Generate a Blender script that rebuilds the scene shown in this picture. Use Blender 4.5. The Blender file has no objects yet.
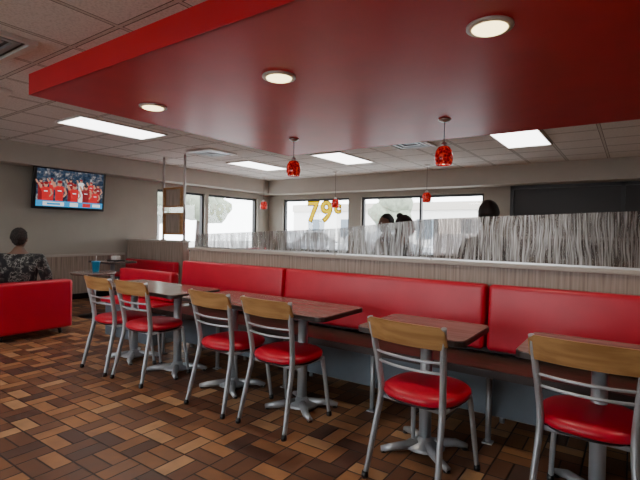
import bpy, bmesh, math, random
from mathutils import Vector, Matrix
random.seed(4)
D=bpy.data; SC=bpy.context.scene

# ------------------------------------------------------------------ materials
def newmat(name):
    m=D.materials.new(name); m.use_nodes=True
    nt=m.node_tree; b=nt.nodes['Principled BSDF']
    return m,nt,b
def mat(name,col,rough=.5,metal=0,emit=None,es=0,coat=0,noise=0,nscale=20,spec=None):
    m,nt,b=newmat(name)
    b.inputs['Base Color'].default_value=(*col,1)
    b.inputs['Roughness'].default_value=rough
    b.inputs['Metallic'].default_value=metal
    if spec is not None: b.inputs['Specular IOR Level'].default_value=spec
    if coat: b.inputs['Coat Weight'].default_value=coat
    if emit: 
        b.inputs['Emission Color'].default_value=(*emit,1); b.inputs['Emission Strength'].default_value=es
    if noise:
        g=nt.nodes.new('ShaderNodeNewGeometry')
        n=nt.nodes.new('ShaderNodeTexNoise'); n.inputs['Scale'].default_value=nscale; n.inputs['Detail'].default_value=4
        nt.links.new(g.outputs['Position'],n.inputs['Vector'])
        r=nt.nodes.new('ShaderNodeValToRGB')
        r.color_ramp.elements[0].position=.3; r.color_ramp.elements[1].position=.7
        r.color_ramp.elements[0].color=(*[c*(1-noise) for c in col],1)
        r.color_ramp.elements[1].color=(*[min(1,c*(1+noise)) for c in col],1)
        nt.links.new(n.outputs['Fac'],r.inputs['Fac']); nt.links.new(r.outputs['Color'],b.inputs['Base Color'])
    return m
class NT:
    def __init__(s,nt): s.nt=nt
    def m(s,op,a,b=None,c=None):
        n=s.nt.nodes.new('ShaderNodeMath'); n.operation=op
        for i,v in enumerate((a,b,c)):
            if v is None: continue
            if isinstance(v,(int,float)): n.inputs[i].default_value=v
            else: s.nt.links.new(v,n.inputs[i])
        return n.outputs[0]
    def lk(s,a,b): s.nt.links.new(a,b)
def ramp(nt,fac,stops,const=False):
    r=nt.nodes.new('ShaderNodeValToRGB'); cr=r.color_ramp
    if const: cr.interpolation='CONSTANT'
    while len(cr.elements)<len(stops): cr.elements.new(.5)
    for e,(p,c) in zip(cr.elements,stops): e.position=p; e.color=(*c,1)
    nt.links.new(fac,r.inputs['Fac']); return r.outputs['Color']
def posxyz(nt):
    g=nt.nodes.new('ShaderNodeNewGeometry'); s=nt.nodes.new('ShaderNodeSeparateXYZ')
    nt.links.new(g.outputs['Position'],s.inputs[0]); return g.outputs['Position'],s.outputs
def mixc(nt,f,a,b):
    n=nt.nodes.new('ShaderNodeMix'); n.data_type='RGBA'
    nt.links.new(f,n.inputs[0])
    for k,v in ((6,a),(7,b)):
        if isinstance(v,tuple): n.inputs[k].default_value=(*v,1)
        else: nt.links.new(v,n.inputs[k])
    return n.outputs[2]

def floor_mat():
    m,nt,b=newmat('quarry_tile'); T=NT(nt); pos,(x,y,z)=posxyz(nt); s=.21
    x=T.m('DIVIDE',x,s); y=T.m('DIVIDE',y,s)
    cx=T.m('FLOOR',x); cy=T.m('FLOOR',y); fx=T.m('FRACT',x); fy=T.m('FRACT',y)
    par=T.m('FLOORED_MODULO',T.m('ADD',cx,cy),2.0); ip=T.m('SUBTRACT',1.0,par)
    u=T.m('ADD',T.m('MULTIPLY',fx,ip),T.m('MULTIPLY',fy,par))
    v=T.m('ADD',T.m('MULTIPLY',fy,ip),T.m('MULTIPLY',fx,par))
    v2=T.m('MULTIPLY',v,2.0); idx=T.m('FLOOR',v2); fv=T.m('FRACT',v2)
    du=T.m('MINIMUM',u,T.m('SUBTRACT',1.0,u))
    dv=T.m('MULTIPLY',T.m('MINIMUM',fv,T.m('SUBTRACT',1.0,fv)),.5)
    d=T.m('MINIMUM',du,dv)
    msk=nt.nodes.new('ShaderNodeMapRange'); msk.inputs[1].default_value=.014; msk.inputs[2].default_value=.03
    T.lk(d,msk.inputs[0])
    cv=nt.nodes.new('ShaderNodeCombineXYZ'); T.lk(cx,cv.inputs[0]); T.lk(cy,cv.inputs[1]); T.lk(idx,cv.inputs[2])
    wn=nt.nodes.new('ShaderNodeTexWhiteNoise'); T.lk(cv.outputs[0],wn.inputs[0])
    c=ramp(nt,wn.outputs['Value'],[(0,(.15,.064,.032)),(.2,(.25,.112,.048)),(.42,(.37,.175,.073)),(.64,(.18,.08,.04)),(.79,(.46,.255,.12)),(.91,(.095,.046,.03))],True)
    n=nt.nodes.new('ShaderNodeTexNoise'); n.inputs['Scale'].default_value=9; n.inputs['Detail'].default_value=5; T.lk(pos,n.inputs['Vector'])
    k=nt.nodes.new('ShaderNodeMix'); k.data_type='RGBA'; k.blend_type='MULTIPLY'; k.inputs[0].default_value=.55
    T.lk(c,k.inputs[6]); T.lk(ramp(nt,n.outputs['Fac'],[(.3,(.55,.55,.55)),(.7,(1.2,1.2,1.2))]),k.inputs[7])
    T.lk(mixc(nt,msk.outputs[0],(.018,.012,.010),k.outputs[2]),b.inputs['Base Color'])
    T.lk(T.m('MULTIPLY_ADD',n.outputs['Fac'],.3,.30),b.inputs['Roughness'])
    bp=nt.nodes.new('ShaderNodeBump'); bp.inputs['Strength'].default_value=.5; bp.inputs['Distance'].default_value=.004
    T.lk(msk.outputs[0],bp.inputs['Height']); T.lk(bp.outputs[0],b.inputs['Normal'])
    return m
def ceil_mat():
    m,nt,b=newmat('ceiling_tile'); T=NT(nt); pos,(x,y,z)=posxyz(nt)
    def e(v,off):
        f=T.m('FRACT',T.m('DIVIDE',T.m('ADD',v,off),.61)); return T.m('MINIMUM',f,T.m('SUBTRACT',1.0,f))
    dx=e(x,1.6+.61*40); dy=e(y,-2.9+.61*40); d=T.m('MINIMUM',dx,dy)
    n=nt.nodes.new('ShaderNodeTexNoise'); n.inputs['Scale'].default_value=60; n.inputs['Detail'].default_value=6; T.lk(pos,n.inputs['Vector'])
    base=ramp(nt,n.outputs['Fac'],[(.35,(.66,.66,.64)),(.55,(.80,.80,.78))])
    c=ramp(nt,d,[(0,(.8,.8,.78)),(.022,(.16,.16,.155)),(.034,(1,1,1))],True)
    k=nt.nodes.new('ShaderNodeMix'); k.data_type='RGBA'; k.blend_type='MULTIPLY'; k.inputs[0].default_value=1
    T.lk(base,k.inputs[6]); T.lk(c,k.inputs[7]); T.lk(k.outputs[2],b.inputs['Base Color'])
    b.inputs['Roughness'].default_value=.9
    return m
def zebra_mat(name,c1,c2,axis='xy',sc=55,rough=.45,dirn='z'):
    m,nt,b=newmat(name); T=NT(nt); pos,(x,y,z)=posxyz(nt)
    cv=nt.nodes.new('ShaderNodeCombineXYZ')
    if dirn=='z':
        T.lk(T.m('MULTIPLY',T.m('ADD',x,y),sc),cv.inputs[0]); T.lk(T.m('MULTIPLY',z,2.0),cv.inputs[2])
    else:
        T.lk(T.m('MULTIPLY',y,sc),cv.inputs[0]); T.lk(T.m('MULTIPLY',x,2.5),cv.inputs[1]); T.lk(T.m('MULTIPLY',z,sc),cv.inputs[2])
    n=nt.nodes.new('ShaderNodeTexNoise'); n.inputs['Scale'].default_value=1; n.inputs['Detail'].default_value=4; T.lk(cv.outputs[0],n.inputs['Vector'])
    T.lk(ramp(nt,n.outputs['Fac'],[(.36,c1),(.62,c2)]),b.inputs['Base Color']); b.inputs['Roughness'].default_value=rough
    return m
def streak_glass(name='etched_reed_glass',lo=.08,hi=.72,glossy=.25,k=(.95,.95,.95)):
    m,nt,b=newmat(name); T=NT(nt); pos,(x,y,z)=posxyz(nt)
    n0=nt.nodes.new('ShaderNodeTexNoise'); n0.inputs['Scale'].default_value=4; n0.inputs['Detail'].default_value=1; T.lk(pos,n0.inputs['Vector'])
    def streak(sc,w,zz):
        cv=nt.nodes.new('ShaderNodeCombineXYZ')
        T.lk(T.m('ADD',T.m('MULTIPLY',x,sc),T.m('MULTIPLY',n0.outputs['Fac'],w)),cv.inputs[0]); T.lk(T.m('MULTIPLY',z,zz),cv.inputs[2])
        n=nt.nodes.new('ShaderNodeTexNoise'); n.inputs['Scale'].default_value=1; n.inputs['Detail'].default_value=3; T.lk(cv.outputs[0],n.inputs['Vector']); return n.outputs['Fac']
    s1=streak(80.,5.,3.); s2=streak(150.,8.,5.)
    f=nt.nodes.new('ShaderNodeMapRange'); f.inputs[1].default_value=.38; f.inputs[2].default_value=.62; f.inputs[3].default_value=lo; f.inputs[4].default_value=hi
    T.lk(s1,f.inputs[0])
    q=lambda *c:tuple(a*b_ for a,b_ in zip(c,k))
    col=ramp(nt,s2,[(.36,q(.25,.22,.20)),(.5,q(.55,.54,.52)),(.62,q(.85,.86,.87))])
    tr=nt.nodes.new('ShaderNodeBsdfTransparent'); tr.inputs[0].default_value=(*q(.86,.86,.86),1)
    gl=nt.nodes.new('ShaderNodeBsdfGlossy'); gl.inputs['Roughness'].default_value=.28; T.lk(col,gl.inputs[0])
    df=nt.nodes.new('ShaderNodeBsdfTranslucent'); T.lk(col,df.inputs[0])
    d2=nt.nodes.new('ShaderNodeBsdfDiffuse'); T.lk(col,d2.inputs[0])
    def mx(f,a,bb):
        q=nt.nodes.new('ShaderNodeMixShader')
        if isinstance(f,float): q.inputs[0].default_value=f
        else: T.lk(f,q.inputs[0])
        T.lk(a,q.inputs[1]); T.lk(bb,q.inputs[2]); return q.outputs[0]
    fr=mx(glossy,mx(.45,df.outputs[0],d2.outputs[0]),gl.outputs[0])
    T.lk(mx(f.outputs[0],tr.outputs[0],fr),nt.nodes['Material Output'].inputs['Surface'])
    return m
def clear_glass():
    m,nt,b=newmat('window_glass')
    tr=nt.nodes.new('ShaderNodeBsdfTransparent'); gl=nt.nodes.new('ShaderNodeBsdfGlossy'); gl.inputs['Roughness'].default_value=.02
    q=nt.nodes.new('ShaderNodeMixShader'); q.inputs[0].default_value=.06
    nt.links.new(tr.outputs[0],q.inputs[1]); nt.links.new(gl.outputs[0],q.inputs[2]); nt.links.new(q.outputs[0],nt.nodes['Material Output'].inputs['Surface'])
    return m
def camo():
    m,nt,b=newmat('camo_jacket_fabric'); pos,_=posxyz(nt)
    n=nt.nodes.new('ShaderNodeTexNoise'); n.inputs['Scale'].default_value=15; n.inputs['Detail'].default_value=3; nt.links.new(pos,n.inputs['Vector'])
    nt.links.new(ramp(nt,n.outputs['Fac'],[(0,(.012,.012,.014)),(.47,(.045,.045,.042)),(.55,(.22,.22,.20)),(.59,(.018,.018,.018)),(.66,(.11,.105,.095))],True),b.inputs['Base Color'])
    b.inputs['Roughness'].default_value=.9; return m
def shade_mat():
    m,nt,b=newmat('mottled_red_glass'); pos,_=posxyz(nt)
    n=nt.nodes.new('ShaderNodeTexVoronoi'); n.inputs['Scale'].default_value=38; nt.links.new(pos,n.inputs['Vector'])
    c=ramp(nt,n.outputs['Distance'],[(.1,(.06,.0,.0)),(.5,(.42,.003,.004)),(.8,(.85,.05,.03))])
    nt.links.new(c,b.inputs['Base Color']); nt.links.new(c,b.inputs['Emission Color'])
    b.inputs['Emission Strength'].default_value=.3; b.inputs['Roughness'].default_value=.15; return m
def tv_mat():
    m,nt,b=newmat('tv_stadium_background'); T=NT(nt)
    tc=nt.nodes.new('ShaderNodeTexCoord')
    n=nt.nodes.new('ShaderNodeTexNoise'); n.inputs['Scale'].default_value=13; n.inputs['Detail'].default_value=5; n.inputs['Roughness'].default_value=.65; T.lk(tc.outputs['Object'],n.inputs['Vector'])
    c=ramp(nt,n.outputs['Fac'],[(.35,(.005,.008,.02)),(.5,(.02,.04,.07)),(.58,(.12,.10,.10)),(.66,(.30,.32,.34))])
    T.lk(c,b.inputs['Emission Color']); b.inputs['Base Color'].default_value=(.01,.01,.01,1); b.inputs['Emission Strength'].default_value=1.3; b.inputs['Roughness'].default_value=.2
    return m

M=dict(
 floor=floor_mat(), ceil=ceil_mat(), glass=streak_glass(), glass2=streak_glass('etched_reed_glass_painted_reflection',.12,.66,.34,(.74,.69,.66)), wglass=clear_glass(), camo=camo(), shade=shade_mat(), tv=tv_mat(),  # second glass: dark reddish reflections painted in as a darker, warmer colour
 wall=mat('beige_wall_paint',(.33,.305,.26),.8,noise=.04,nscale=3),
 bulk=mat('light_beige_bulkhead',(.43,.40,.35),.8,noise=.04,nscale=3),
 darkwall=mat('painted_dark_interior',(.014,.011,.011),.5),
 redsof=mat('red_soffit_paint',(.66,.006,.022),.36,noise=.07,nscale=2.5),
 redfas=mat('red_fascia_paint',(.66,.010,.025),.35,noise=.04,nscale=3),
 vinyl=mat('red_vinyl',(.52,.003,.026),.38,noise=.08,nscale=5),
 metal=mat('silver_powdercoat',(.42,.45,.48),.36,.5,noise=.06,nscale=8),
 chrome=mat('brushed_aluminium',(.6,.6,.6),.3,.9,noise=.05,nscale=8),
 black=mat('black_plastic',(.01,.01,.012),.35,noise=.1),
 white=mat('white_plastic',(.7,.69,.66),.4,noise=.03),
 grayp=mat('slate_panel',(.11,.14,.17),.45,noise=.1,nscale=6),
 wood=zebra_mat('maple_veneer',(.31,.15,.05),(.44,.24,.09),dirn='x',sc=30,rough=.38),
 zebra=zebra_mat('zebrano_laminate',(.21,.16,.125),(.35,.285,.235)),
 cap=mat('taupe_cap',(.44,.40,.35),.45,noise=.05,nscale=10),
 ttop=zebra_mat('table_laminate',(.20,.14,.12),(.27,.195,.175),dirn='x',sc=35,rough=.2),
 tedge=mat('table_edge_band',(.035,.022,.02),.4,noise=.1),
 seatw=zebra_mat('dark_bench_laminate',(.04,.022,.017),(.08,.045,.033),dirn='x',sc=30,rough=.35),
 panel=mat('light_panel_diffuser',(.9,.9,.9),.5,emit=(1,.99,.98),es=7),
 can=mat('downlight_lens',(1,.9,.6),.5,emit=(1,.80,.40),es=5),
 bulb=mat('pendant_bulb',(1,.8,.6),.5,emit=(1,.6,.35),es=5),
 frame=mat('dark_window_frame',(.03,.03,.032),.4,.3),
 skin=mat('skin',(.30,.16,.11),.5,noise=.05),
 skin2=mat('skin_dark',(.17,.085,.055),.5,noise=.05),
 hair=mat('dark_hair',(.012,.009,.008),.6,noise=.3,nscale=90),
 hairg=mat('grey_brown_hair',(.035,.030,.028),.85,noise=.6,nscale=90,spec=.1),
 denim=mat('denim',(.02,.025,.04),.9,noise=.15,nscale=60),
 shirtr=mat('dark_shirt',(.03,.028,.03),.9,noise=.1),
 eye=mat('eye_white',(.8,.8,.8),.3), lip=mat('lips',(.3,.1,.08),.5),
 blue=mat('blue_cup',(.02,.28,.5),.4,noise=.05), cup=mat('paper_cup',(.6,.5,.38),.6,noise=.1,nscale=30),
 asphalt=mat('asphalt',(.4,.4,.4),.9,noise=.1,nscale=1), leaf=mat('foliage',(.20,.23,.17),.9,noise=.3,nscale=4),
 bld=mat('pale_stucco',(.72,.70,.68),.9,noise=.05), carp=mat('car_paint',(.2,.21,.23),.25,.5), tire=mat('tire',(.02,.02,.02),.8),
 yel=mat('yellow_lettering_added_glow',(.95,.62,.0),.9,noise=.02,spec=.0,emit=(1,.68,.0),es=.9), dred=mat('dark_lettering',(.05,.008,.01),.9,noise=.1,spec=.0),  # yellow letters given an added glow to look bright; no lamp behind them
 tvb=mat('tv_banner_blue',(.01,.05,.12),.4,emit=(.02,.22,.45),es=1.5), tvw=mat('tv_banner_white',(.5,.5,.5),.4,emit=(.7,.75,.8),es=1.1), tvr=mat('tv_jersey_red',(.3,.01,.01),.4,emit=(.5,.015,.02),es=1.1), tvr2=mat('tv_jersey_darkred',(.1,.01,.01),.4,emit=(.22,.01,.015),es=1), tvs=mat('tv_skin',(.3,.15,.1),.4,emit=(.42,.2,.13),es=1.1), tvk=mat('tv_dark',(.01,.01,.01),.4,emit=(.02,.02,.03),es=1),
)

# ------------------------------------------------------------------ mesh builder
class B:
    def __init__(s): s.bm=bmesh.new(); s.mats=[]
    def mi(s,m):
        if m not in s.mats: s.mats.append(m)
        return s.mats.index(m)
    def _faces(s,fs,m,smooth=False):
        i=s.mi(m)
        for f in fs: f.material_index=i; f.smooth=smooth
    def box(s,a,b,m,bev=0,rot=None,seg=3):
        r=bmesh.ops.create_cube(s.bm,size=1); vs=r['verts']
        c=[(p+q)/2 for p,q in zip(a,b)]; d=[abs(q-p) for p,q in zip(a,b)]
        for v in vs: v.co=Vector((v.co.x*d[0],v.co.y*d[1],v.co.z*d[2]))
        fs=set(f for v in vs for f in v.link_faces)
        if bev:
            es=list(set(e for v in vs for e in v.link_edges))
            r=bmesh.ops.bevel(s.bm,geom=es,offset=min(bev,min(d)*.49),segments=seg,profile=.6,affect='EDGES')
            vs=set(v for f in r['faces'] for v in f.verts)|set(v for v in vs if v.is_valid)
            fs=set(f for v in vs for f in v.link_faces)
        for v in vs:
            if rot is not None: v.co=rot@v.co
            v.co+=Vector(c)
        s._faces(fs,m,bool(bev))
    def prism(s,pts,a,b,m,axis='z'):
        def P(p,h):
            return {'z':(p[0],p[1],h),'y':(p[0],h,p[1]),'x':(h,p[0],p[1])}[axis]
        v0=[s.bm.verts.new(P(p,a)) for p in pts]; v1=[s.bm.verts.new(P(p,b)) for p in pts]
        n=len(pts); fs=[s.bm.faces.new(v0[::-1]),s.bm.faces.new(v1)]
        for i in range(n): fs.append(s.bm.faces.new((v0[i],v0[(i+1)%n],v1[(i+1)%n],v1[i])))
        s._faces(fs,m)
    def tube(s,pts,r,m,n=10,flat=1,smooth_path=False,caps=True):
        P=[Vector(p) for p in pts]
        if smooth_path and len(P)>2:
            Q=[];
            for i in range(len(P)-1):
                p0=P[max(i-1,0)];p1=P[i];p2=P[i+1];p3=P[min(i+2,len(P)-1)]
                for k in range(5):
                    t=k/5; Q.append(.5*((2*p1)+(p2-p0)*t+(2*p0-5*p1+4*p2-p3)*t*t+(3*p1-p0-3*p2+p3)*t**3))
            Q.append(P[-1]); P=Q
        rr=r if isinstance(r,(list,tuple)) else [r]*len(P)
        if len(rr)!=len(P): rr=[rr[min(len(rr)-1,int(i*(len(rr)-1)/(len(P)-1)+.5))] for i in range(len(P))]
        t=(P[1]-P[0]).normalized(); up=Vector((1,0,0)) if abs(t.x)<.8 else Vector((0,1,0))
        a=(up-t*up.dot(t)).normalized(); rings=[]
        for i,p in enumerate(P):
            t=(P[min(i+1,len(P)-1)]-P[max(i-1,0)]).normalized()
            a=(a-t*a.dot(t)).normalized(); b=t.cross(a)
            rings.append([s.bm.verts.new(p+a*math.cos(2*math.pi*k/n)*rr[i]+b*math.sin(2*math.pi*k/n)*rr[i]*flat) for k in range(n)])
        fs=[]
        for i in range(len(rings)-1):
            for k in range(n): fs.append(s.bm.faces.new((rings[i][k],rings[i][(k+1)%n],rings[i+1][(k+1)%n],rings[i+1][k])))
        s._faces(fs,m,True)
        if caps: s._faces([s.bm.faces.new(rings[0][::-1]),s.bm.faces.new(rings[-1])],m)
    def lathe(s,prof,c,m,n=24,sx=1,sy=1,sq=2.0):
        rings=[]
        for r,z in prof:
            R=[]
            for k in range(n):
                a=2*math.pi*k/n; ca,sa=math.cos(a),math.sin(a)
                q=(abs(ca)**sq+abs(sa)**sq)**(-1/sq)
                R.append(s.bm.verts.new((c[0]+r*q*ca*sx,c[1]+r*q*sa*sy,c[2]+z)))
            rings.append(R)
        fs=[]
        for i in range(len(rings)-1):
            for k in range(n): fs.append(s.bm.faces.new((rings[i][k],rings[i][(k+1)%n],rings[i+1][(k+1)%n],rings[i+1][k])))
        s._faces(fs,m,True)
        s._faces([s.bm.faces.new(rings[0][::-1]),s.bm.faces.new(rings[-1])],m)
    def ball(s,c,r,m,u=16,v=12,fn=None):
        q=bmesh.ops.create_uvsphere(s.bm,u_segments=u,v_segments=v,radius=1)
        for w in q['verts']:
            p=Vector((w.co.x*r[0],w.co.y*r[1],w.co.z*r[2]))
            if fn: p=fn(p)
            w.co=p+Vector(c)
        s._faces(set(f for w in q['verts'] for f in w.link_faces),m,True)
    def done(s,name,loc=(0,0,0),rz=0,parent=None):
        bmesh.ops.recalc_face_normals(s.bm,faces=s.bm.faces)
        me=D.meshes.new(name); s.bm.to_mesh(me); s.bm.free()
        for m in s.mats: me.materials.append(m)
        o=D.objects.new(name,me); SC.collection.objects.link(o); o.location=loc; o.rotation_euler=(0,0,rz)
        if parent: o.parent=parent
        return o
def inst(o,name,loc,rz=0):
    c=D.objects.new(name,o.data); SC.collection.objects.link(c); c.location=loc; c.rotation_euler=(0,0,rz); return c

XL,XR,YF,YB,CH=-8.3,3.5,-3.0,9.4,2.63
# ------------------------------------------------------------------ shell
b=B(); b.box((XL-.2,YF-.2,-.1),(XR+.2,YB+.2,0),M['floor']); b.done('floor')
b=B(); b.box((XL-.2,YF-.2,CH),(XR+.2,YB+.2,CH+.1),M['ceil']); b.done('ceiling')
Z0,Z1=.8,2.15
def wall(name,axis,pos,th,lo,hi,ops,m):
    b=B()
    def bx(a,c,z0,z1):
        if axis=='y': b.box((a,pos,z0),(c,pos+th,z1),m)
        else: b.box((pos,a,z0),(pos+th,c,z1),m)
    cur=lo
    for a,c in ops:
        bx(cur,a,0,CH); bx(a,c,0,Z0); bx(a,c,Z1,CH); cur=c
    bx(cur,hi,0,CH); b.done(name)
def window(name,axis,pos,a,c,mull=()):
    b=B(); t=.05
    def bx(a,c,z0,z1,m,d=.08,o=0):
        if axis=='y': b.box((a,pos-d/2+o,z0),(c,pos+d/2+o,z1),m)
        else: b.box((pos-d/2+o,a,z0),(pos+d/2+o,c,z1),m)
    bx(a,a+t,Z0,Z1,M['frame']); bx(c-t,c,Z0,Z1,M['frame']); bx(a+t,c-t,Z0,Z0+t,M['frame']); bx(a+t,c-t,Z1-t,Z1,M['frame'])
    for q in mull: bx(q-t/2,q+t/2,Z0+t,Z1-t,M['frame'])
    bx(a+t,c-t,Z0+t,Z1-t,M['wglass'],d=.01)
    b.done(name)
wb=[(-7.8,-5.72),(-5.38,-2.52)]
wall('wall_back','y',YB,.2,XL,XR,wb,M['wall'])
wl=[(5.85,7.15),(7.25,8.95)]
wall('wall_left','x',XL-.2,.2,YF,YB+.2,wl,M['wall'])
wf=[(-6.5,-4.2),(-3.2,-.9)]  # unseen camera-side windows, put in for daylight
wall('wall_front','y',YF-.2,.2,XL,XR,wf,M['wall'])
wall('wall_right','x',XR,.2,YF-.2,YB+.2,[],M['wall'])
window('window_1','y',YB+.1,*wb[0]); window('window_2','y',YB+.1,*wb[1],mull=(-3.9,))
window('window_3','x',XL-.1,*wl[0]); window('window_4','x',XL-.1,*wl[1])
for i,w in enumerate(wf): window('window_%d'%(i+5),'y',YF-.1,*w,mull=((w[0]+w[1])/2,))
b=B(); b.box((XL,8.98,2.27),(XR,YB,CH),M['bulk']); b.done('trim_1')
b=B(); b.box((XL,YF,2.30),(-7.95,8.98,CH),M['bulk']); b.done('trim_2')
b=B(); b.box((XL+.003,YF+.01,.105),(XL+.02,5.1,.78),M['zebra']); b.box((XL+.003,YF+.01,.78),(XL+.04,5.1,.82),M['cap']); b.done('trim_3')
b=B(); b.box((XL,YF,0),(XL+.03,YB,.1),M['black']); b.done('baseboard_left')
b=B(); b.box((XL+.03,YB-.03,0),(XR,YB,.1),M['black']); b.done('baseboard_back')
b=B(); YP=YB-.006; b.box((-2.0,YP-.04,.9),(XR-.01,YP,2.26),M['darkwall']);  # flat dark panel; its colour stands in for an opening's shaded interior
for x in (-2.0,-.2,1.6): b.box((x,YP-.07,.9),(x+.06,YP-.04,2.26),M['frame'])
b.box((-2.0,YP-.3,1.25),(XR-.01,YP-.04,1.29),M['chrome'])
b.box((-2.0,YP-.07,2.2),(XR-.01,YP-.04,2.26),M['frame']); b.done('dark_alcove_stand_in')

# red soffit
SX,SY0,SY1,SZ=-4.36,1.77,5.36,2.45
b=B()
b.box((SX+.01,SY0+.01,SZ),(XR,SY1-.01,SZ+.02),M['redsof'])
b.box((SX,SY0,SZ),(XR,SY0+.02,CH),M['redfas']); b.box((SX,SY1-.02,SZ),(XR,SY1,CH),M['redfas']); b.box((SX,SY0+.02,SZ),(SX+.02,SY1-.02,CH),M['redfas'])
b.done('red_ceiling_soffit')

# ------------------------------------------------------------------ ceiling fixtures
def panel(x,y):
    b=B(); w,l=.61,1.22
    b.box((-w/2+.02,-l/2+.02,-.012),(w/2-.02,l/2-.02,-.004),M['panel'])
    for a,c in (((-w/2,-l/2),(w/2,-l/2+.02)),((-w/2,l/2-.02),(w/2,l/2)),((-w/2,-l/2+.02),(-w/2+.02,l/2-.02)),((w/2-.02,-l/2+.02),(w/2,l/2-.02))):
        b.box((a[0],a[1],-.02),(c[0],c[1],0),M['white'])
    return b.done('fluorescent_ceiling_panel',(x,y,CH))
g=lambda k:-1.6+.61*k+.305
panel(g(0),6.6); p0=panel(g(-5)+.05,6.85)
for x,y in ((g(-7)-.12,3.34),(g(-8)-.12,6.8),(g(-7),-.2),(g(0),-.6),(g(-4),-.6),(g(4),6.56)):  # those behind the camera are unseen, added to supplement the room light
    inst(p0,'fluorescent_ceiling_panel',(x,y,CH))
def vent(x,y,s=.6):
    b=B(); h=s/2
    for i,k in enumerate((h,h*.74,h*.48)):
        for a,c in (((-k,-k),(k,-k+.04)),((-k,k-.04),(k,k)),((-k,-k+.04),(-k+.04,k-.04)),((k-.04,-k+.04),(k,k-.04))):
            b.box((a[0],a[1],-.03+.006*i),(c[0],c[1],0),M['white'] if i==0 else M['metal'])
    b.box((-h+.04,-h+.04,-.004),(h-.04,h-.04,0),M['black']); return b.done('ceiling_air_vent',(x,y,CH))
vent(-5.95,5.25); vent(-2.75,6.2); vent(-3.85,1.2); vent(-6.6,1.8)
b=B(); b.lathe([(.11,0),(.115,-.02),(.08,-.045),(.03,-.05)],(0,0,0),M['white']); b.done('smoke_detector',(-5.1,1.8,CH))
def downlight(x,y):
    b=B()
    b.lathe([(.125,0),(.125,-.012),(.105,-.016)],(0,0,0),M['white'],32); b.lathe([(.095,-.0165),(.09,-.022),(.02,-.026)],(0,0,0),M['can'],32)
    o=b.done('recessed_downlight',(x,y,SZ))
    l=D.lights.new('bulb','SPOT'); l.energy=34; l.spot_size=2.0; l.spot_blend=.6; l.color=(1,.88,.72); l.shadow_soft_size=.08
    q=D.objects.new('bulb',l); SC.collection.objects.link(q); q.parent=o; q.location=(0,0,-.05)
for x in (-3.73,-2.19,-.68,.85): downlight(x,2.57)
def pendant(x,y,top,zc):
    b=B(); L=top-zc
    b.lathe([(.06,0),(.06,-.012),(.03,-.03),(.01,-.035)],(0,0,0),M['chrome'],20)
    b.tube([(0,0,-.03),(0,0,-L+.10)],.004,M['black'],6)
    b.lathe([(.012,-L+.14),(.028,-L+.13),(.03,-L+.095),(.02,-L+.09)],(0,0,0),M['chrome'],16)
    b.lathe([(.03,-L+.10),(.055,-L+.09),(.08,-L+.05),(.09,-L),(.088,-L-.05),(.075,-L-.09),(.069,-L-.09),(.08,-L-.05),(.083,-L),(.07,-L+.045),(.045,-L+.08)],(0,0,0),M['shade'],24)
    b.ball((0,0,-L-.035),(.035,.035,.05),M['bulb'],12,8)
    b.done('pendant_lamp',(x,y,top))
for x in (-3.49,-1.58,.35): pendant(x,4.4,SZ,2.08)
for x,z in ((-7.5,1.93),(-5.40,1.93),(-3.3,2.0)): pendant(x,8.3,CH,z)

# ------------------------------------------------------------------ partition + banquette
PX0,PX1=-4.15,1.8
b=B(); b.box((PX0,3.36,0),(PX1,3.60,1.07),M['zebra']); b.box((PX0-.02,3.34,1.07),(PX1+.02,3.62,1.10),M['cap'],.006); b.done('half_height_partition')
tops=[(-4.1,1.25,0),(-2.2,1.335,0),(-1.3,1.42,1),(.35,1.475,1),(1.4,1.50,0)]
for (x0,z0,g0),(x1,z1,_) in zip(tops,tops[1:]):
    b=B(); b.prism([(x0+.008,1.10),(x1-.008,1.10),(x1-.008,z1),(x0+.008,z0)],3.40,3.412,M['glass2' if g0 else 'glass'],'y')
    b.box((x0+.008,3.39,1.10),(x1-.008,3.422,1.112),M['chrome'])
    b.done('etched_glass_panel')
b=B()
segs=[(-4.12,-2.66),(-2.64,-.84),(-.82,1.0),(1.02,1.78)]
R=Matrix.Rotation(math.radians(-4),3,'X')
for a,c in segs: b.box((a,3.21,.50),(c,3.33,.955),M['vinyl'],.035,R,4)
b.box((-4.12,2.86,.43),(1.78,3.30,.47),M['seatw'],.012)
b.box((-4.12,2.845,.425),(1.78,2.86,.475),M['tedge'])
b.box((-4.12,3.33,.30),(1.78,3.355,.93),M['tedge'])
b.box((-4.1,2.98,.15),(1.76,3.0,.43),M['grayp'])
x=-4.0
while x<1.8:
    b.tube([(x,2.91,.0),(x,2.91,.43)],.018,M['metal'],8); b.tube([(x,3.28,.0),(x,3.28,.43)],.018,M['metal'],8)
    b.box((x-.02,2.9,.40),(x+.02,3.3,.43),M['metal']); b.box((x-.03,2.88,0),(x+.03,2.94,.008),M['metal'])
    x+=.82
b.done('banquette_bench')

b=B(); b.box((XL+.045,5.14,0),(-6.55,5.28,1.07),M['zebra']); b.box((XL+.045,5.12,1.07),(-6.53,5.30,1.10),M['cap']); b.done('end_partition')
b=B()
for x in (-6.6,-7.2): b.tube([(x,5.21,1.10),(x,5.21,CH)],.022,M['chrome'],12); b.lathe([(.05,0),(.05,.01),(.024,.02)],(x,5.21,1.10),M['chrome'],16)
for z0,z1 in ((1.20,1.60),(1.70,2.06)):
    b.box((-7.16,5.17,z0),(-6.64,5.25,z0+.03),M['wood']); b.box((-7.16,5.17,z1-.03),(-6.64,5.25,z1),M['wood'])
    b.box((-7.16,5.17,z0+.03),(-7.12,5.25,z1-.03),M['wood']); b.box((-6.68,5.17,z0+.03),(-6.64,5.25,z1-.03),M['wood'])
    b.box((-7.12,5.20,z0+.03),(-6.68,5.22,z1-.03),M['zebra'])
b.done('post_screen_divider')
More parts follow.
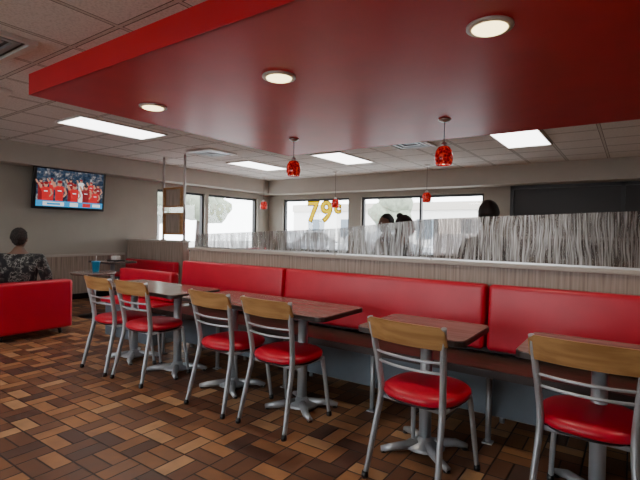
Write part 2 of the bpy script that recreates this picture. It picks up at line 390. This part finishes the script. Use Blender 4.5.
b=B(); b.box((-8.1,5.0,.46),(-6.6,5.12,.72),M['vinyl'],.035); b.box((-8.1,4.6,.42),(-6.6,5.06,.47),M['vinyl'],.02); b.box((-8.05,4.7,0),(-6.65,5.1,.42),M['grayp'])
b.done('booth_bench')
b=B(); b.box((-6.45,5.35,.5),(-6.33,7.2,.95),M['vinyl'],.03); b.box((-6.9,5.35,.4),(-6.45,7.2,.47),M['vinyl'],.02); b.box((-6.85,5.4,0),(-6.4,7.15,.4),M['grayp']); b.done('booth_bench')
b=B(); b.box((-5.35,3.22,.46),(-4.3,3.34,.80),M['vinyl'],.035); b.box((-5.35,2.98,.40),(-4.3,3.28,.46),M['vinyl'],.02); b.box((-5.3,3.02,0),(-4.35,3.3,.40),M['grayp']); b.done('booth_bench')

# ------------------------------------------------------------------ tables
def table(x0,x1,y0,y1,cols,name='dining_table'):
    b=B(); cx,cy=(x0+x1)/2,(y0+y1)/2; w,d=(x1-x0)/2,(y1-y0)/2; r=.05
    def rr(w,d):
        pts=[]
        for sx,sy,a0 in ((1,1,0),(-1,1,90),(-1,-1,180),(1,-1,270)):
            for k in range(5):
                a=math.radians(a0+k*22.5); pts.append((sx*(w-r)+r*math.cos(a),sy*(d-r)+r*math.sin(a)))
        return pts
    b.prism(rr(w,d),.718,.745,M['tedge']); b.prism(rr(w-.004,d-.004),.745,.75,M['ttop'])
    for c in cols:
        c-=cx
        b.tube([(c,0,.03),(c,0,.70)],.036,M['metal'],16)
        b.lathe([(.12,.03),(.10,.045),(.05,.065),(.037,.09)],(c,0,-.0),M['metal'],20)
        for k in range(4):
            a=math.radians(45+90*k); dx,dy=math.cos(a),math.sin(a)
            b.tube([(c+.05*dx,.05*dy,.045),(c+.2*dx,.2*dy,.035),(c+.32*dx*.9,.32*dy*.75,.018)],[.03,.024,.018],M['metal'],10)
            b.lathe([(.02,0),(.02,.012),(.012,.018)],(c+.3*dx*.9,.3*dy*.75,0),M['black'],10)
        b.box((c-.02,-d*.75,.70),(c+.02,d*.75,.718),M['metal']); b.box((c-.15,-.02,.70),(c+.15,.02,.716),M['metal'])
    return b.done(name,(cx,cy,0))
table(-4.40,-3.14,2.36,2.92,(-4.1,-3.42))
table(-3.04,-1.62,2.36,2.92,(-2.7,-1.98))
table(-1.34,-.70,2.30,2.84,(-1.0,))
table(-.46,.20,2.30,2.84,(-.12,))
table(-7.6,-6.9,4.0,4.5,(-7.25,))

# ------------------------------------------------------------------ chairs
def chair():
    b=B()
    for s in (-1,1):
        b.tube([(s*.205,-.27,.012),(s*.19,-.215,.25),(s*.18,-.175,.44),(s*.188,-.19,.60),(s*.212,-.245,.855)],[.0135,.015,.0165,.016,.014],M['metal'],10,1.25,True)
        b.tube([(s*.20,.215,.012),(s*.185,.185,.25),(s*.168,.165,.425)],[.013,.0145,.016],M['metal'],10,1,True)
        b.tube([(s*.18,-.175,.42),(s*.17,.165,.42)],.013,M['metal'],8)
        for p in ((s*.206,-.273),(s*.2005,.216)): b.lathe([(.017,0),(.019,.01),(.016,.035)],(p[0],p[1],0),M['black'],12)
    b.tube([(-.175,-.165,.42),(.175,-.165,.42)],.012,M['metal'],8); b.tube([(-.168,.165,.42),(.168,.165,.42)],.012,M['metal'],8)
    b.lathe([(.12,.418),(.19,.42),(.2,.428),(.2,.434)],(0,.0,0),M['black'],40,1.03,1.03,2.6)
    b.lathe([(.195,.434),(.212,.440),(.219,.455),(.215,.472),(.198,.485),(.15,.493),(.07,.496),(.01,.497)],(0,.0,0),M['vinyl'],40,1.0,1.02,2.6)
    for z,yo in ((.675,-.205),(.62,-.192)):
        w=.19+(z-.6)*.09
        b.tube([(-w,yo,z),(-w*.55,yo-.03,z),(0,yo-.042,z),(w*.55,yo-.03,z),(w,yo,z)],.0075,M['metal'],8,1,True)
    n=18; z0,z1=.745,.862; th=.014; rows=[]
    for i in range(n+1):
        t=-1+2*i/n; w=.222; x=w*t; yc=-.228-.040*(1-t*t)
        e=.018*max(0,(abs(t)-.9)/.1)**2
        zz=[(z0+e, yc+.012),(z0+e,yc+.012-th),(z1-e-.004*t*t,yc-.018-th),(z1-e-.004*t*t,yc-.018)]
        rows.append([b.bm.verts.new((x,y,z)) for z,y in zz])
    fs=[]
    for i in range(n):
        for k in range(4): fs.append(b.bm.faces.new((rows[i][k],rows[i][(k+1)%4],rows[i+1][(k+1)%4],rows[i+1][k])))
    fs+= [b.bm.faces.new(rows[0]),b.bm.faces.new(rows[-1][::-1])]
    b._faces(fs,M['wood'])
    return b
CP=[(-3.97,2.43,-2),(-3.48,2.44,1),(-2.49,2.44,-3),(-1.95,2.44,-2),(-.905,2.34,-7),(-.145,2.44,-3)]
c0=None
for x,y,r in CP:
    if c0 is None: c0=chair().done('dining_chair',(x,y,0),math.radians(r))
    else: inst(c0,'dining_chair',(x,y,0),math.radians(r))

# ------------------------------------------------------------------ armchairs / left area
def armchair(loc,rz=0,bh=.66):
    b=B(); w=.37
    b.box((-w,-.40,.07),(w,.38,.30),M['vinyl'],.03)
    b.box((-w+.06,-.26,.30),(w-.06,.40,.42),M['vinyl'],.04)
    b.box((-w-.05,-.44,.08),(w+.05,-.26,bh),M['vinyl'],.04)
    for s in (-1,1): b.box((s*w-.06,-.27,.08),(s*w+.06,.40,.58),M['vinyl'],.04)
    for sx in (-1,1):
        for sy in (-1,1): b.tube([(sx*.32,sy*.33,0),(sx*.31,sy*.32,.08)],[.018,.025],M['black'],8)
    return b.done('red_armchair',loc,rz)
armchair((-6.12,2.40,0),math.radians(90)); armchair((-6.24,1.50,0),math.radians(84),.84)
def small_table(x,y):
    b=B(); b.lathe([(.30,.62),(.31,.63),(.31,.645),(.30,.65)],(0,0,0),M['ttop'],32); b.tube([(0,0,.02),(0,0,.62)],.03,M['metal'],14); b.lathe([(.2,0),(.2,.012),(.06,.03),(.03,.05)],(0,0,0),M['black'],28); return b.done('round_side_table',(x,y,0))
small_table(-6.55,3.55)
b=B(); b.lathe([(.042,0),(.046,.02),(.058,.14),(.061,.145),(.061,.16),(.02,.165)],(0,0,0),M['blue'],20); b.tube([(0,0,.15),(.015,0,.24)],.005,M['white'],6); b.done('blue_drink_cup',(-6.5,3.55,.65))
b=B(); b.box((-.12,-.09,0),(.12,.09,.02),M['black'],.006); b.box((-.08,-.05,.02),(.06,.05,.09),M['white'],.012); b.done('food_tray',(-7.15,4.25,.75))
# TV
b=B(); hw,hh=.61,.36
b.box((-.03,-hw,-hh),(.03,hw,hh),M['black'],.008)
b.box((-.10,-.15,-.15),(-.03,.15,.15),M['black'])
def scr(y0,z0,y1,z1,m,k): b.box((.03,y0,z0),(.031+.0006*k,y1,z1),m)
def ell(y,z,ry,rz,m,k):
    b.prism([(y+ry*math.cos(t*math.pi/8),z+rz*math.sin(t*math.pi/8)) for t in range(16)],.03,.031+.0002*k,m,'x')
def poly(pts,m,k): b.prism(pts,.03,.031+.0002*k,m,'x')
scr(-hw+.045,-hh+.045,hw-.045,hh-.045,M['tv'],1)
k=6
for y,z,s,c in ((-.50,.04,.8,'tvr2'),(-.33,.07,.75,'tvr'),(-.02,.08,.8,'tvr2'),(.16,.09,.75,'tvw'),(.34,.06,.8,'tvr'),(.47,.02,.85,'tvr2'),
                (-.42,-.05,1.15,'tvr'),(-.20,-.03,1.3,'tvr'),(.05,-.06,1.25,'tvr'),(.25,-.05,1.15,'tvr2'),(.42,-.09,1.0,'tvr')):
    lo=-.24
    poly([(y-.045*s,lo),(y+.045*s,lo),(y+.05*s,z-.02*s),(y+.075*s,z+.03*s),(y+.03*s,z+.055*s),(y-.03*s,z+.055*s),(y-.075*s,z+.03*s),(y-.05*s,z-.02*s)],M[c],k)
    poly([(y+.05*s,z+.03*s),(y+.075*s,z+.03*s),(y+.10*s,z-.04*s),(y+.06*s,z-.09*s),(y+.045*s,z-.08*s),(y+.075*s,z-.04*s)],M['tvs'],k+1)
    poly([(y-.045*s,z+.04*s),(y-.075*s,z+.03*s),(y-.11*s,z+.10*s),(y-.085*s,z+.11*s)],M['tvs'],k+1)
    ell(y,z+.085*s,.026*s,.036*s,M['tvs'],k+2); ell(y,z+.108*s,.029*s,.020*s,M['tvr2'] if c!='tvr2' else M['tvk'],k+3)
    scr(y-.025*s,z-.015*s,y+.025*s,z-.003*s,M['tvw'],(k+4)/3); k+=6
scr(-hw+.045,-hh+.045,hw-.045,-.215,M['tvb'],26); scr(-.46,-.30,-.12,-.235,M['tvw'],27); scr(-.02,-.30,.12,-.235,M['tvw'],27); scr(.2,-.30,.34,-.235,M['tvr'],27); scr(.38,-.29,.52,-.24,M['tvw'],27)
scr(-.40,-.285,-.18,-.25,M['tvb'],28)
tv=b.done('mounted_television',(XL+.16,3.98,1.97)); tv.rotation_euler=(0,math.radians(6),0)

for x in (-1.98,-1.80,-3.0):
    b=B(); b.lathe([(.030,0),(.042,.11),(.044,.113),(.044,.12),(.03,.125)],(0,0,0),M['cup'],20); b.done('paper_cup',(x,3.52,1.10))

# ------------------------------------------------------------------ people
def person(name,loc,rz,S,skin,hair,top,pants,lean=0,footdrop=0,long_hair=False,bulk=1.0):
    fz=S-.40 if footdrop else .0
    J={}; E=[]
    def j(n,p,r): J[n]=(Vector(p),r)
    L=lean; k_=bulk
    j('pel',(0,0,S+.10),(.155*k_,.115*k_)); j('sp',(0,-.01+L*.2,S+.27),(.145*k_,.11*k_)); j('ch',(0,-.01+L*.5,S+.43),(.165*k_,.115*k_)); j('nb',(0,.0+L*.8,S+.565),(.085,.078)); j('hd',(0,.015+L,S+.68),(.062,.062))
    E+=[('pel','sp'),('sp','ch'),('ch','nb'),('nb','hd')]
    for s,k in ((-1,'l'),(1,'r')):
        j('sh'+k,(s*.175*k_,-.01+L*.6,S+.51),(.07*k_,.07*k_)); j('el'+k,(s*.235*k_,.03+L*.5,S+.24),(.05*k_,.05*k_)); j('wr'+k,(s*.135,.26,S+.20),(.029,.026)); j('pm'+k,(s*.11,.335,S+.185),(.038,.02))
        E+=[('ch','sh'+k),('sh'+k,'el'+k),('el'+k,'wr'+k),('wr'+k,'pm'+k)]
        j('hp'+k,(s*.095,.04,S+.08),(.095,.09)); j('kn'+k,(s*.12,.43,S+.09),(.062,.062)); j('an'+k,(s*.12,.46,fz+.09),(.04,.045)); j('to'+k,(s*.13,.61,fz+.035),(.042,.03)); 
        E+=[('pel','hp'+k),('hp'+k,'kn'+k),('kn'+k,'an'+k),('an'+k,'to'+k)]
    keys=list(J); me=D.meshes.new('tmp'); me.from_pydata([J[k][0] for k in keys],[(keys.index(a),keys.index(c)) for a,c in E],[])
    o=D.objects.new('tmp',me); SC.collection.objects.link(o)
    o.modifiers.new('s','SKIN'); sm=o.modifiers.new('d','SUBSURF'); sm.levels=2; sm.render_levels=2
    for i,k in enumerate(keys):
        v=me.skin_vertices[0].data[i]; v.radius=J[k][1]; v.use_root=(k=='pel')
    dg=bpy.context.evaluated_depsgraph_get(); m2=D.meshes.new_from_object(o.evaluated_get(dg)); D.objects.remove(o)
    mats=[top,pants,skin,M['black']]
    m2.materials.clear()
    for m in mats: m2.materials.append(m)
    def dseg(p,a,c):
        ab=c-a; t=max(0,min(1,(p-a).dot(ab)/ab.length_squared)); return (p-a-ab*t).length
    region={('nb','hd'):2}
    for k in 'lr':
        region[('wr'+k,'pm'+k)]=2; region[('hp'+k,'kn'+k)]=1; region[('kn'+k,'an'+k)]=1; region[('an'+k,'to'+k)]=3; region[('pel','hp'+k)]=1
    for f in m2.polygons:
        c=Vector(f.center); best=min(E,key=lambda e:dseg(c,J[e[0]][0],J[e[1]][0])); f.material_index=region.get(best,0); f.use_smooth=True
    b=B(); b.mats=list(mats); b.bm.from_mesh(m2)
    for s,k in ((-1,'l'),(1,'r')):
        p=J['pm'+k][0]
        for i,ln in enumerate((.062,.075,.08,.07)):
            x=p.x-s*(-.027+.018*i)
            b.tube([(x,p.y+.0,p.z),(x,p.y+.03+ln*.35,p.z-.004),(x,p.y+.03+ln*.7,p.z-.018),(x,p.y+.03+ln*.9,p.z-.036)],[.0095,.009,.0085,.006],skin,8,1,True)
        b.tube([(p.x-s*.02,p.y-.04,p.z),(p.x-s*.045,p.y-.01,p.z-.004),(p.x-s*.052,p.y+.025,p.z-.014)],[.011,.010,.007],skin,8,1,True)
    H=Vector((0,.03+L*1.1,S+.755))
    def hf(p):
        q=p.copy()
        if q.z<0: q.x*=1-.25*(-q.z/.115)**1.4; q.y+= .012*(-q.z/.115) if q.y>0 else .02*(-q.z/.115)
        return q
    b.ball(H,(.075,.095,.115),skin,24,18,hf)
    b.ball(H+Vector((0,.095,-.018)),(.013,.02,.024),skin,10,8)
    for s in (-1,1):
        b.ball(H+Vector((s*.03,.083,.008)),(.013,.009,.009),M['eye'],10,8); b.ball(H+Vector((s*.03,.0905,.008)),(.006,.004,.006),M['black'],8,6)
        b.ball(H+Vector((s*.03,.086,.03)),(.018,.008,.004),hair,8,6)
        b.ball(H+Vector((s*.078,-.005,-.008)),(.009,.02,.03),skin,10,8)
    b.ball(H+Vector((0,.086,-.055)),(.023,.008,.007),M['lip'],10,6)
    def hr(p):
        q=p.copy()
        if q.y>.0 and q.z<.05: q.y*=.3
        if q.z<-.03: q*=.9
        q+=Vector(((random.random()-.5),(random.random()-.5),(random.random()-.5)))*.007
        return q
    b.ball(H+Vector((0,-.022,.018)),(.089,.104,.116),hair,28,20,hr)
    if long_hair:
        b.ball(H+Vector((0,-.085,-.05)),(.07,.045,.12),hair,18,12); b.ball(H+Vector((.0,-.07,.12)),(.04,.04,.035),hair,14,10)
    return b.done(name,loc,rz)
person('seated_person',(-6.05,2.37,0),math.radians(48),.40,M['skin2'],M['hairg'],M['camo'],M['denim'],lean=-.03,bulk=1.3)
person('seated_person',(-1.05,4.08,0),math.radians(20),.72,M['skin2'],M['hair'],M['shirtr'],M['denim'],footdrop=1)
person('seated_person',(-2.10,4.62,0),math.radians(-60),.62,M['skin'],M['hair'],M['shirtr'],M['denim'],footdrop=1,long_hair=True)
person('seated_person',(-2.66,5.35,0),math.radians(150),.67,M['skin2'],M['hair'],M['shirtr'],M['denim'],footdrop=1)
def stool(x,y,h):
    b=B(); b.lathe([(.15,-.05),(.17,-.04),(.175,-.02),(.16,0),(.02,.004)],(0,0,h),M['vinyl'],28)
    for k in range(4):
        a=math.radians(45+90*k); b.tube([(.12*math.cos(a),.12*math.sin(a),h-.05),(.2*math.cos(a),.2*math.sin(a),0)],.013,M['metal'],8)
    b.tube([(.17*math.cos(math.radians(t)),.17*math.sin(math.radians(t)),.28) for t in range(0,361,15)],.009,M['metal'],6)
    b.done('bar_stool',(x,y,0))
stool(-1.05,4.08,.72); stool(-2.10,4.62,.62); stool(-2.66,5.35,.67)

# ------------------------------------------------------------------ window lettering & outside
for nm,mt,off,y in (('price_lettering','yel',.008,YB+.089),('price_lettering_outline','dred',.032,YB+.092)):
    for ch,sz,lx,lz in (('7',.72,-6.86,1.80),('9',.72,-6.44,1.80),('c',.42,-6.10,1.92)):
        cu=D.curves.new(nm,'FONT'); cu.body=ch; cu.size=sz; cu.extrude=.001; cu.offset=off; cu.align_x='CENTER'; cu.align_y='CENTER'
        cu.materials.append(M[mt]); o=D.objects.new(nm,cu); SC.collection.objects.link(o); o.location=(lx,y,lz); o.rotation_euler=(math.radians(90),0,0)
b=B(); b.box((-45,-40,-.2),(30,YF-.2,-.11),M['asphalt']); b.box((-45,YB+.2,-.2),(30,50,-.11),M['asphalt']); b.box((-45,YF-.2,-.2),(XL-.2,YB+.2,-.11),M['asphalt']); b.done('parking_lot')
b=B(); b.box((-30,38,-.11),(5,44,4),M['bld']); b.box((-30,37.8,3.4),(5,38,4.1),M['cap']); 
for i in range(8): b.box((-28+4*i,37.95,.8),(-26+4*i,38,2.6),M['grayp'])
b.done('distant_shop_building')
def car(x,y,rz):
    b=B(); prof=[(-2.2,.35),(-2.25,.75),(-1.9,.92),(-1.2,.98),(-.65,1.42),(.7,1.45),(1.5,1.0),(2.15,.9),(2.25,.4)]
    b.prism(prof,-.85,.85,M['carp'],'y'); b.prism([(-1.05,1.0),(-.6,1.36),(.65,1.39),(1.3,1.0)],-.87,.87,M['black'],'y')
    for wx in (-1.4,1.4):
        for s in (-1,1): b.tube([(wx,s*.7,.32),(wx,s*.9,.32)],.32,M['tire'],20)
    b.done('parked_car',(x,y,-.11),rz)
car(-9,17,1.4); car(-13,17,1.5); car(-5.5,17.5,1.55); car(-17,9,.2); car(-17,5.5,.1)
for i,(x,y) in enumerate(((-20,14),(-24,20),(-14,30),(-22,8))):
    b=B(); b.tube([(0,0,-.105),(.1,0,1.6),(0,.1,2.6)],[.18,.14,.1],M['tedge'],8)
    for k in range(7): b.ball((random.uniform(-1,1),random.uniform(-1,1),random.uniform(2.4,4)),(1.1,1.1,.9),M['leaf'],12,8,lambda p:p*random.uniform(.85,1.15))
    b.done('street_tree',(x,y,0))

# ------------------------------------------------------------------ world & camera
w=D.worlds.new('World'); SC.world=w; w.use_nodes=True; bg=w.node_tree.nodes['Background']
bg.inputs[0].default_value=(.93,.97,1,1); bg.inputs[1].default_value=11.0
cam=D.cameras.new('Camera'); cam.sensor_width=36; cam.lens=450/640*36; co=D.objects.new('Camera',cam); SC.collection.objects.link(co); SC.camera=co
yaw=math.radians(34.9); p=math.atan(8/450); ph=math.radians(1.03)
f=Vector((-math.sin(yaw)*math.cos(p),math.cos(yaw)*math.cos(p),-math.sin(p))); r0=Vector((math.cos(yaw),math.sin(yaw),0)); u0=r0.cross(f)
r=r0*math.cos(ph)+u0*math.sin(ph); u=u0*math.cos(ph)-r0*math.sin(ph)
m=Matrix((r,u,-f)).transposed().to_4x4(); m.translation=Vector((0,0,1.3)); co.matrix_world=m
